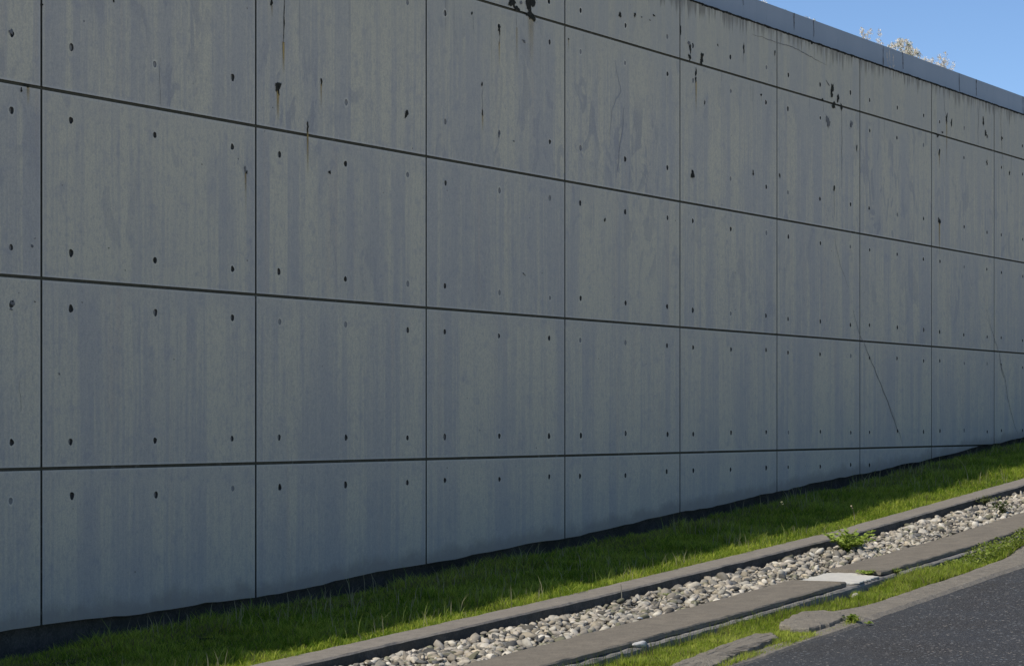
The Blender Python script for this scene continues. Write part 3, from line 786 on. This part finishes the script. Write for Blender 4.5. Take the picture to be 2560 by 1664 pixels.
# ---------------------------------------------------------------- grass
def gvec(s): return np.interp(s, GS, GZ)
_hr = np.random.default_rng(99).random((256, 256))
def n2(x, y, f):
    x = x * f; y = y * f; xi = np.floor(x).astype(int); yi = np.floor(y).astype(int); fx = x - xi; fy = y - yi
    fx = fx * fx * (3 - 2 * fx); fy = fy * fy * (3 - 2 * fy)
    h = lambda a, b: _hr[a % 256, b % 256]
    return (h(xi, yi) * (1 - fx) + h(xi + 1, yi) * fx) * (1 - fy) + (h(xi, yi + 1) * (1 - fx) + h(xi + 1, yi + 1) * fx) * fy
def blades(name, s, w, z, h, wid, lean, cols, mat):
    n = len(s)
    az = rng.uniform(0, 2 * np.pi, n); la = rng.normal(0, 1.1, n)
    la = la + (n2(s, w, 14.) - .5) * 14; lx, ly = np.cos(la) * lean * h, np.sin(la) * lean * h
    dx, dy = np.cos(az) * wid / 2, np.sin(az) * wid / 2
    x0, y0 = s, -w
    hz = h * np.sqrt(np.clip(1 - lean ** 2 * .6, .1, 1))
    P = np.empty((n, 5, 3))
    P[:, 0] = np.stack([x0 - dx, y0 - dy, z - .01], 1); P[:, 1] = np.stack([x0 + dx, y0 + dy, z - .01], 1)
    m = .5
    P[:, 2] = np.stack([x0 + dx * .8 + lx * .35, y0 + dy * .8 + ly * .35, z + hz * .58], 1)
    P[:, 3] = np.stack([x0 - dx * .8 + lx * .35, y0 - dy * .8 + ly * .35, z + hz * .58], 1)
    P[:, 4] = np.stack([x0 + lx, y0 + ly, z + hz], 1)
    b = np.arange(n)[:, None] * 5
    F = np.concatenate([b + np.array([[0, 1, 2]]), b + np.array([[0, 2, 3]]), b + np.array([[3, 2, 4]])])
    T = np.repeat(cols, 5, axis=0)
    return link(name, fast_mesh(name, P.reshape(-1, 3), F, True, T), mat)
def grass_cols(n, s, w, a=(.125, .235, .012), b=(.62, .67, .10), dry=.09):
    t = np.clip(rng.normal(.4, .30, n) + (n2(s, w, 2.2) - .5) * .5 + (n2(s, w, 18.) - .5) * .6, 0, 1)[:, None]
    c = np.array(a) * (1 - t) + np.array(b) * t
    m = rng.random(n) < dry * np.where(w < .75, 3.2, 1.) * (.3 + 1.4 * n2(s, w, 1.7))
    c[m] = np.array([.28, .24, .12]) * rng.uniform(.6, 1.1, (m.sum(), 1))
    return c
def scatter(n, s0, s1, w0, w1, dens_pow=1.):
    # more blades near the camera end
    u = rng.random(n); s = s0 + (s1 - s0) * u ** dens_pow
    return s, rng.uniform(w0, w1, n)
def inner_edge(s): return np.interp(s, [14, 19, 30], [.15, .13, .11]) + .12 * (n2(s, s * 0 + 5, 1.3) - .5) * 2 + .05 * (n2(s, s * 0 + 9, 6.) - .5)
s, w = scatter(420000, 11.0, 37, .12, 1.945, 1.25)
keep = w > inner_edge(s) - rng.exponential(.055, len(s)); s, w = s[keep], w[keep]
hmap = .35 + 1.3 * n2(s, w, 2.6) * (.35 + 1.3 * n2(s, w, 11.) ** 1.3)
h = .058 * hmap * rng.uniform(.45, 1.35, len(s)) * np.where(w > 1.6, .78, 1.)
z = gvec(s) - .035 - .055 * np.clip((.27 - w) / .15, 0, 1)
tag(blades('grass_strip', s, w, z, h, rng.uniform(.003, .0075, len(s)), rng.uniform(.30, 1.3, len(s)), grass_cols(len(s), s, w), M['grass']),
    'green grass strip between the foot of the wall and the kerb', 'grass', kind='stuff')
# tall seeding stems standing out of the strip
s, w = scatter(2600, 11.5, 36, .3, 1.93, 1.2)
keep = n2(s, w, 1.1) > .45; s, w = s[keep], w[keep]
h = rng.uniform(.08, .20, len(s)) * np.where(w < .7, 1.1, .85)
tc = np.where(rng.random(len(s))[:, None] < .5, np.array([[.42, .38, .22]]), np.array([[.32, .38, .10]]))
tag(blades('seeding_grass', s, w, gvec(s) - .03, h, rng.uniform(.004, .007, len(s)), rng.uniform(.1, .6, len(s)), tc, M['grass']),
    'taller pale seeding stems rising out of the grass strip', 'grass', kind='stuff')
# verge between footing and road
def verge_mask(s, w):
    outer = np.interp(s, [0, 14, 15.95, 16.15, 16.45, 17.2, 18, 19.9, 21.5, 22.2, 22.7, 40], [4.05, 3.93, 3.77, 3.98, 3.70, 3.58, 3.79, 3.785, 3.71, 3.58, 3.53, 3.50])
    m = (w > np.interp(s, [14, 16.8, 18, 40], [3.425, 3.43, 3.49, 3.50]) + .03 * (n2(s, w, 7.) - .5)) & (w < outer + .03 * (n2(s, w, 8.) - .3))
    rim = (s < 17.1) & (w > np.interp(s, [0, 14.4, 15.2, 16.0, 16.4, 17.1], [4.19, 4.16, 4.07, 3.98, 4.02, 4.02])) & (w < np.interp(s, [0, 14.5, 17.1], [4.21, 4.17, 4.09])) & (n2(s, w, 5.) > .32)
    gap = (s > 15.98) & (s < 16.35) & (w > 3.7) & (w < 4.1)
    bare = (n2(s, w, 4.) > .78)
    return (m & ~bare) | rim | gap
s, w = scatter(330000, 12.0, 34, 3.40, 4.22, 1.3)
k_ = verge_mask(s, w); s, w = s[k_], w[k_]
h = .055 * (.35 + 1.2 * n2(s, w, 3.) * (.4 + 1.2 * n2(s, w, 12.))) * rng.uniform(.5, 1.3, len(s)) * np.where(w > 3.9, .7, 1.)
tag(blades('verge_grass', s, w, gvec(s) - .16, h + .010, rng.uniform(.003, .006, len(s)), rng.uniform(.1, 1.0, len(s)),
    grass_cols(len(s), s, w, (.22, .32, .02), (.66, .70, .14), .14), M['grass']), 'sunlit rough grass verge between the slabs and the asphalt', 'grass', kind='stuff')
# upright blades against the slab edge
s, w = scatter(750, 12.5, 18, 3.45, 3.55, 1.1)
tag(blades('edge_grass', s, w, gvec(s) - .15, rng.uniform(.05, .13, len(s)), rng.uniform(.003, .005, len(s)), rng.uniform(.05, .4, len(s)),
    grass_cols(len(s), s, w, (.10, .15, .02), (.26, .30, .07), .2), M['grass']), 'upright grass blades growing against the outer edge of the left slab', 'grass', kind='stuff')

# ---------------------------------------------------------------- pebbles
def ico(sub):
    bm = bmesh.new(); bmesh.ops.create_icosphere(bm, subdivisions=sub, radius=1)
    V = np.array([v.co[:] for v in bm.verts]); F = np.array([[v.index for v in f_.verts] for f_ in bm.faces]); bm.free(); return V, F
IV2, IF2 = ico(2); IV3, IF3 = ico(3)
def stone_shapes(IV, n):
    out = []
    for q in range(n):
        d_ = np.array([mnoise.noise(Vector(v * .9) + Vector((q * 7.7, 1, 2))) for v in IV]); d2 = np.array([mnoise.noise(Vector(v * 2.1) + Vector((q * 3.7, 5, 2))) for v in IV])
        out.append(IV * (1 + .42 * d_ + .20 * d2)[:, None])
    return out
PAL = np.array([[.50, .47, .41], [.43, .40, .35], [.58, .56, .50], [.36, .335, .29], [.52, .47, .38], [.62, .60, .55], [.13, .135, .14], [.22, .21, .19], [.40, .39, .36], [.27, .27, .20], [.47, .44, .40]])
def place_stones(n, s0, s1, w0, w1, zoff, smin, smax, pw):
    s = s0 + (s1 - s0) * rng.random(n) ** pw; w = rng.uniform(w0, w1, n)
    L = rng.uniform(smin, smax, n) * rng.choice([.6, .8, 1., 1., 1.3, 1.6], n, p=[.2, .2, .25, .2, .1, .05])
    dims = np.stack([L, L * rng.uniform(.42, .88, n), L * rng.uniform(.26, .62, n)], 1) / 2
    yaw = rng.uniform(0, np.pi * 2, n); tx = rng.normal(0, .42, n); ty = rng.normal(0, .42, n)
    z = gvec(s) + zoff + rng.uniform(-.014, .012, n) + .014 * (n2(s, w, 2.5) - .5)
    pi_ = rng.integers(0, len(PAL), n); col = PAL[pi_] * rng.uniform(.50, 1.12, (n, 1)) * np.array([1.06, 1.0, .90])
    place_stones.last = pi_; return s, w, z, dims, yaw, tx, ty, col
def stone_verts(shape, dims, yaw, tx, ty):
    v = shape * dims
    c, s_ = math.cos(tx), math.sin(tx); v = np.stack([v[:, 0], v[:, 1] * c - v[:, 2] * s_, v[:, 1] * s_ + v[:, 2] * c], 1)
    c, s_ = math.cos(ty), math.sin(ty); v = np.stack([v[:, 0] * c + v[:, 2] * s_, v[:, 1], -v[:, 0] * s_ + v[:, 2] * c], 1)
    c, s_ = math.cos(yaw), math.sin(yaw); return np.stack([v[:, 0] * c - v[:, 1] * s_, v[:, 0] * s_ + v[:, 1] * c, v[:, 2]], 1)
# the nearest pebbles one by one
SH3 = stone_shapes(IV3, 8)
s, w, z, dims, yaw, tx, ty, col = place_stones(300, 12.85, 14.05, 2.22, 2.89, -.074, .038, .082, 1.)
for i in range(300):
    me = fast_mesh('river_pebble', stone_verts(SH3[i % 8], dims[i], yaw[i], tx[i], ty[i]), IF3, True, np.tile(col[i], (len(IV3), 1)))
    o = link('river_pebble', me, M['stone']); o.location = (s[i], -w[i], z[i])
    cn = ['beige', 'beige', 'pale cream', 'grey-brown', 'sandy', 'whitish', 'dark slate', 'dark olive', 'mid grey', 'mossy green', 'beige'][place_stones.last[i]]
    sz = 'small' if dims[i][0] < .024 else ('large' if dims[i][0] > .042 else 'medium'); fl = 'flat' if dims[i][2] / dims[i][0] < .38 else 'rounded'
    pl = 'against the kerb' if w[i] < 2.42 else ('along the left slab' if w[i] > 2.68 else 'in the middle')
    tag(o, f'{sz} {fl} {cn} river pebble {pl}, near end of the bed', 'pebble', 'near pebbles of the bed beside the kerb')
SH2 = stone_shapes(IV2, 12)
def stone_field(name, sets, label):
    VV, FF, TT = [], [], []; base = 0
    for (s, w, z, dims, yaw, tx, ty, col) in sets:
        for i in range(len(s)):
            v = stone_verts(SH2[i % 12], dims[i], yaw[i], tx[i], ty[i]) + np.array([s[i], -w[i], z[i]])
            VV.append(v); FF.append(IF2 + base); base += len(v); TT.append(np.tile(col[i], (len(v), 1)))
    tag(link(name, fast_mesh(name, np.concatenate(VV), np.concatenate(FF), True, np.concatenate(TT)), M['stone']), label, 'pebbles', kind='stuff')
sets = [place_stones(900, 11.8, 14.1, 2.19, 2.92, -.095, .03, .06, 1.), place_stones(6000, 14.0, 36, 2.21, 2.90, -.076, .036, .084, 1.15),
        place_stones(5500, 14.0, 36, 2.19, 2.93, -.094, .025, .055, 1.2), place_stones(200, 11.2, 12.9, 2.2, 2.9, -.074, .045, .088, 1.)]
stone_field('river_pebbles', sets, 'bed of pale rounded river pebbles between the kerb and the slabs')
# loose single stones
def lone(s, w, z, d_, yaw, colr, label, cat='stone'):
    me = fast_mesh('loose_stone', stone_verts(SH3[int(s * 7) % 8], np.array(d_) / 2, yaw, .05, .08), IF3, True, np.tile(np.array(colr), (len(IV3), 1)))
    o = link('loose_stone', me, M['stone']); o.location = (s, -w, float(g(s)) + z); tag(o, label, cat)
lone(14.95, 3.405, -.085, (.20, .07, .05), .1, (.62, .60, .56), 'pale elongated stone wedged against the outer edge of the left slab')
lone(15.99, 2.90, -.045, (.09, .03, .015), .1, (.62, .62, .60), 'small thin white chip lying on the left slab beside the pebbles')
lone(18.35, 3.56, -.13, (.07, .05, .05), .4, (.45, .42, .36), 'small tan stone in the verge grass below the mortar patch')

# ---------------------------------------------------------------- weeds
def weed(name, s, w, z, rad, hgt, n, leaf, label, cat='weed', ca=(.22, .32, .04), cb=(.46, .54, .13), stems=10, flat=.3):
    root = empty(name, (s, -w, float(g(s)) + z)); tag(root, label, cat)
    V, F, T = [], [], []; SV, SF, ST = [], [], []
    r = random.Random(int(s * 100 + w * 10))
    for st in range(stems):
        a = r.uniform(0, 6.28); rr = rad * math.sqrt(r.random()); ex, ey = math.cos(a) * rr, math.sin(a) * rr * .8
        hh = hgt * r.uniform(.5, 1.) * (1 - .45 * (rr / rad))
        k_n = 5; pts = [(ex * (q / k_n) ** 1.3, ey * (q / k_n) ** 1.3, hh * (q / k_n) ** .9) for q in range(k_n + 1)]
        for q in range(k_n):
            (ax, ay, az_), (bx, by, bz) = pts[q], pts[q + 1]; b = len(SV)
            SV += [(ax - .0015, ay, az_), (ax + .0015, ay, az_), (bx + .001, by, bz), (bx - .001, by, bz)]; SF.append((b, b + 1, b + 2, b + 3)); ST += [(.14, .15, .05)] * 4
        for q in range(n // stems):
            t = r.uniform(.15, 1.); i = min(k_n - 1, int(t * k_n)); px, py, pz = pts[i + 1] if r.random() < .5 else pts[i]
            al = r.uniform(0, 6.28); L = leaf * r.uniform(.6, 1.2); wd = L * r.uniform(.28, .42); el = r.uniform(-.1, .9)
            dx, dy, dz = math.cos(al) * math.cos(el), math.sin(al) * math.cos(el), math.sin(el)
            nx, ny = -math.sin(al), math.cos(al); b = len(V); roll = r.uniform(-.4, .4)
            V += [(px, py, pz), (px + dx * L * .5 + nx * wd, py + dy * L * .5 + ny * wd, pz + dz * L * .5 + roll * wd), (px + dx * L, py + dy * L, pz + dz * L - .15 * L), (px + dx * L * .5 - nx * wd, py + dy * L * .5 - ny * wd, pz + dz * L * .5 - roll * wd)]
            F.append((b, b + 1, b + 2, b + 3)); t2 = r.random(); T += [tuple(ca[j] * (1 - t2) + cb[j] * t2 for j in range(3))] * 4
    me = fast_mesh('foliage', V, F, False, np.array(T)); link('foliage', me, M['leaf'], root)
    me = fast_mesh('stems', SV, SF, False, np.array(ST)); link('stems', me, M['leaf'], root)
    return root
weed('leafy_weed', 21.0, 2.46, -.07, .36, .27, 700, .052, 'large loose leafy weed growing among the pebbles against the kerb', stems=22)
weed('leafy_weed', 25.4, 2.27, -.06, .24, .11, 260, .028, 'low spreading weed hugging the kerb further up the pebble bed', stems=16, ca=(.11, .14, .04), cb=(.22, .24, .09))
weed('spiky_weed', 24.5, 2.74, -.06, .13, .14, 120, .045, 'small spiky weed in the pebbles close to the right slab', stems=12, ca=(.07, .10, .03), cb=(.14, .17, .06))
weed('moss_tuft', 17.44, 2.42, -.06, .06, .03, 90, .012, 'tiny bright green tuft among pebbles beside the kerb', stems=9)
weed('grass_tuft', 19.32, 3.30, -.075, .12, .05, 260, .025, 'green tuft on the pale mortar patch at the end of the right slab', stems=14)
weed('grass_tuft', 19.62, 3.42, -.09, .08, .05, 160, .022, 'dark green tuft at the outer corner of the right slab', stems=10, ca=(.07, .12, .02))
weed('grass_tuft', 16.95, 4.06, -.13, .07, .06, 170, .03, 'dense green tuft beside the right-hand broken concrete piece', stems=14)
weed('grass_tuft', 16.93, 4.20, -.145, .05, .025, 70, .02, 'small tuft on the gutter edge by the asphalt', stems=8)
r = random.Random(3)
# leafy ground cover along the right slab
def cover():
    n = 26000
    s = 19.8 + (34 - 19.8) * rng.random(n) ** 1.2; w = rng.uniform(3.40, 3.86, n)
    outer = np.interp(s, [0, 19.9, 21.5, 22.2, 22.7, 40], [3.79, 3.74, 3.68, 3.60, 3.54, 3.50])
    k_ = (w < outer) & (n2(s, w, 3.2) > np.interp(s, [19.8, 20.8, 21.3, 40], [.62, .45, .12, .1]))
    s, w = s[k_], w[k_]; n = len(s)
    hh = np.interp(s, [19.8, 21.0, 21.6, 23, 40], [.03, .04, .09, .10, .10]) * (.4 + 1.1 * n2(s, w, 4.))
    z = gvec(s) - .15 + hh * rng.random(n) ** .5
    al = rng.uniform(0, 2 * np.pi, n); L = rng.uniform(.014, .034, n); wd = L * .36; el = rng.uniform(-.3, .9, n)
    d_ = np.stack([np.cos(al) * np.cos(el), np.sin(al) * np.cos(el), np.sin(el)], 1) * L[:, None]; nn = np.stack([-np.sin(al), np.cos(al), rng.uniform(-.4, .4, n)], 1) * wd[:, None]
    p = np.stack([s, -w, z], 1)
    V = np.stack([p, p + d_ * .5 + nn, p + d_, p + d_ * .5 - nn], 1).reshape(-1, 3); F = np.arange(n * 4).reshape(-1, 4)
    t = rng.random((n, 1)); c = np.array([.12, .19, .02]) * (1 - t) + np.array([.32, .37, .08]) * t
    m_ = rng.random(n) < .05; c[m_] = (.40, .37, .28)
    tag(link('leafy_ground_cover', fast_mesh('leafy_ground_cover', V, F, False, np.repeat(c, 4, axis=0)), M['leaf']), 'leafy green ground cover between the right slab and the widening concrete gutter', 'ground cover', kind='stuff')
cover()

# curved dry stalks
def stalk(name, s, w, z, h, lean_s, label, thick=.003, col=(.33, .32, .17), head=True):
    V, F = [], []; n = 14
    for q in range(n + 1):
        t = q / n; x = lean_s * t ** 2.2; zz = h * (t - .22 * t ** 3)
        for a in range(4):
            V.append((x + math.cos(a * 1.571) * thick * (1 - .5 * t), math.sin(a * 1.571) * thick * (1 - .5 * t), zz))
        if q:
            for a in range(4): b = (q - 1) * 4; F.append([b + a, b + (a + 1) % 4, b + 4 + (a + 1) % 4, b + 4 + a])
    if head:
        hx, hz = lean_s, h * .78
        for q in range(14):
            a = q * 2.4; L = .012; px = hx - lean_s * .10 * (q / 14); pz = hz - h * .0 + .012 * math.sin(a)
            b = len(V); V += [(px, 0, pz), (px + L * math.cos(a), L * math.sin(a), pz + .004), (px + L, L * math.sin(a), pz + .010), (px + .004, -.004, pz + .006)]; F.append([b, b + 1, b + 2, b + 3])
    o = link(name, fast_mesh(name, V, F, False, np.tile(np.array(col), (len(V), 1))), M['dry']); o.location = (s, -w, float(g(s)) + z)
    tag(o, label, 'stalk')
stalk('seed_stalk', 22.25, 1.50, -.03, .34, -.38, 'tall arching seed stalk in the shaded grass above the leafy weed', .0035)
stalk('seed_stalk', 23.3, 1.66, -.03, .16, -.08, 'short pale stalk in the sunlit grass edge right of the arching stalk', .004, (.45, .38, .24))
stalk('seed_stalk', 27.3, 1.45, -.03, .40, -.55, 'long pale leaning stalk in the grass at the right edge of the photo', .0035, (.40, .38, .26), False)
stalk('dry_stalk', 17.14, 2.20, -.08, .17, -.02, 'thin pale dry stem standing in the pebbles against the kerb', .0045, (.34, .31, .24), False)

# dried flowering weeds on the terrace, standing up behind the parapet
def flower_weed(s, y, z, h, rad, nh, label, green=.0, dense=1.):
    root = empty('dried_weed', (s, y, z)); tag(root, label, 'dried weed', 'dried weeds behind the parapet')
    r = random.Random(int(s * 100)); SV, SF, HV, HF, HT = [], [], [], [], []
    for q in range(nh):
        a = r.uniform(0, 6.28); rr = rad * math.sqrt(r.random()); hx, hy = math.cos(a) * rr, math.sin(a) * rr * .7; hh = h * r.uniform(.62, 1.0)
        n = 6
        for t in range(n):
            t0, t1 = t / n, (t + 1) / n; b = len(SV)
            SV += [(hx * t0 ** 1.4 - .002, hy * t0, hh * t0), (hx * t0 ** 1.4 + .002, hy * t0, hh * t0), (hx * t1 ** 1.4 + .002, hy * t1, hh * t1), (hx * t1 ** 1.4 - .002, hy * t1, hh * t1)]; SF.append([b, b + 1, b + 2, b + 3])
        HV, HF, HT = [], [], []
        for m_ in range(int(60 * dense)):
            ph, th_ = r.uniform(0, 6.28), r.uniform(-.4, 1.4); R_ = .036 * r.uniform(.3, 1.1) 
            cx, cy, cz = hx + R_ * math.cos(ph) * math.cos(th_) * 1.3, hy + R_ * math.sin(ph) * math.cos(th_), hh + R_ * math.sin(th_) - r.random() ** 2 * .07
            L = r.uniform(.007, .014); al = r.uniform(0, 6.28); b = len(HV); e = r.uniform(-1, 1)
            HV += [(cx, cy, cz), (cx + L * math.cos(al), cy + L * math.sin(al), cz + L * e), (cx + L * .6, cy, cz + L * 1.2), (cx - L * .5, cy + L * .3, cz + L)]; HF.append([b, b + 1, b + 2, b + 3])
            c = (.85, .82, .74) if r.random() > .28 else (.48, .40, .28)
            if r.random() < green: c = (.20, .27, .08)
            HT += [c] * 4
        link('flower_head', fast_mesh('flower_head', HV, HF, False, np.array(HT)), M['dry'], root)
    link('stems', fast_mesh('stems', SV, SF, False, np.tile(np.array([.40, .36, .26]), (len(SV), 1))), M['dry'], root)
for s, y, h, rad, nh, lab, gr, de in [
    (29.65, .55, .72, .20, 16, 'wispy pale dried weed above the parapet, leftmost of the tall ones', 0, .6),
    (30.50, .55, .74, .13, 15, 'bushy beige dried weed above the parapet with narrow upright heads', .08, 1.3),
    (31.00, .55, .78, .16, 24, 'densest beige dried weed above the parapet with green leaves at its base', .15, 1.4),
    (31.45, .58, .72, .07, 4, 'single thin dried flower stem above the parapet beside the densest weed', 0, .7),
    (31.90, .55, .70, .20, 22, 'low spreading pale dried weed above the parapet', 0, 1.0),
    (32.45, .60, .80, .10, 5, 'grey faded flower stem above the parapet, tallest on the right', 0, .6),
    (32.75, .60, .72, .12, 6, 'grey faded flower stems above the parapet, rightmost of the tall ones', 0, .5),
    (26.25, .52, .60, .07, 5, 'tiny dried tuft just above the parapet at the top edge of the photo', 0, .8),
    (26.75, .52, .60, .06, 5, 'small dried tuft just above the parapet, second from the top edge', .1, .8),
    (27.65, .52, .61, .09, 6, 'small dried tuft just above the parapet, third from the top edge', .1, .8),
    (34.15, .55, .62, .07, 4, 'faint tiny dried tuft above the parapet near the right edge', 0, .5)]:
    flower_weed(s, y, 4.30, h, rad, nh, lab, gr, de)
# dry twig in the gap between wall and parapet
root = empty('dry_twig', (29.42, .22, 4.43)); tag(root, 'pale forked dry twig growing between wall top and metal parapet', 'twig')
V, F = [], []
r = random.Random(8)
for (bx, tx_, hh) in ((-.04, -.13, .27), (.02, -.05, .30), (.06, .10, .26), (.0, .12, .15), (-.02, -.02, .12)):
    for q in range(8):
        t0, t1 = q / 8, (q + 1) / 8; b = len(V); x0, x1 = bx + (tx_ - bx) * t0, bx + (tx_ - bx) * t1; ww = .008 * (1.1 - t0)
        V += [(x0 - ww, 0, hh * t0), (x0 + ww, .004, hh * t0), (x1 + ww * .9, .004, hh * t1), (x1 - ww * .9, 0, hh * t1)]; F.append([b, b + 1, b + 2, b + 3])
        if q > 1:
            L = .02 * r.uniform(.5, 1.3); d_ = r.choice((-1, 1)); b = len(V)
            V += [(x1, 0, hh * t1), (x1 + d_ * L, .003, hh * t1 + L), (x1 + d_ * L * 1.1, .005, hh * t1 + L * .6), (x1 + .002, .002, hh * t1 - .006)]; F.append([b, b + 1, b + 2, b + 3])
link('stems', fast_mesh('stems', V, F, False, np.tile(np.array([.50, .44, .34]), (len(V), 1))), M['dry'], root)
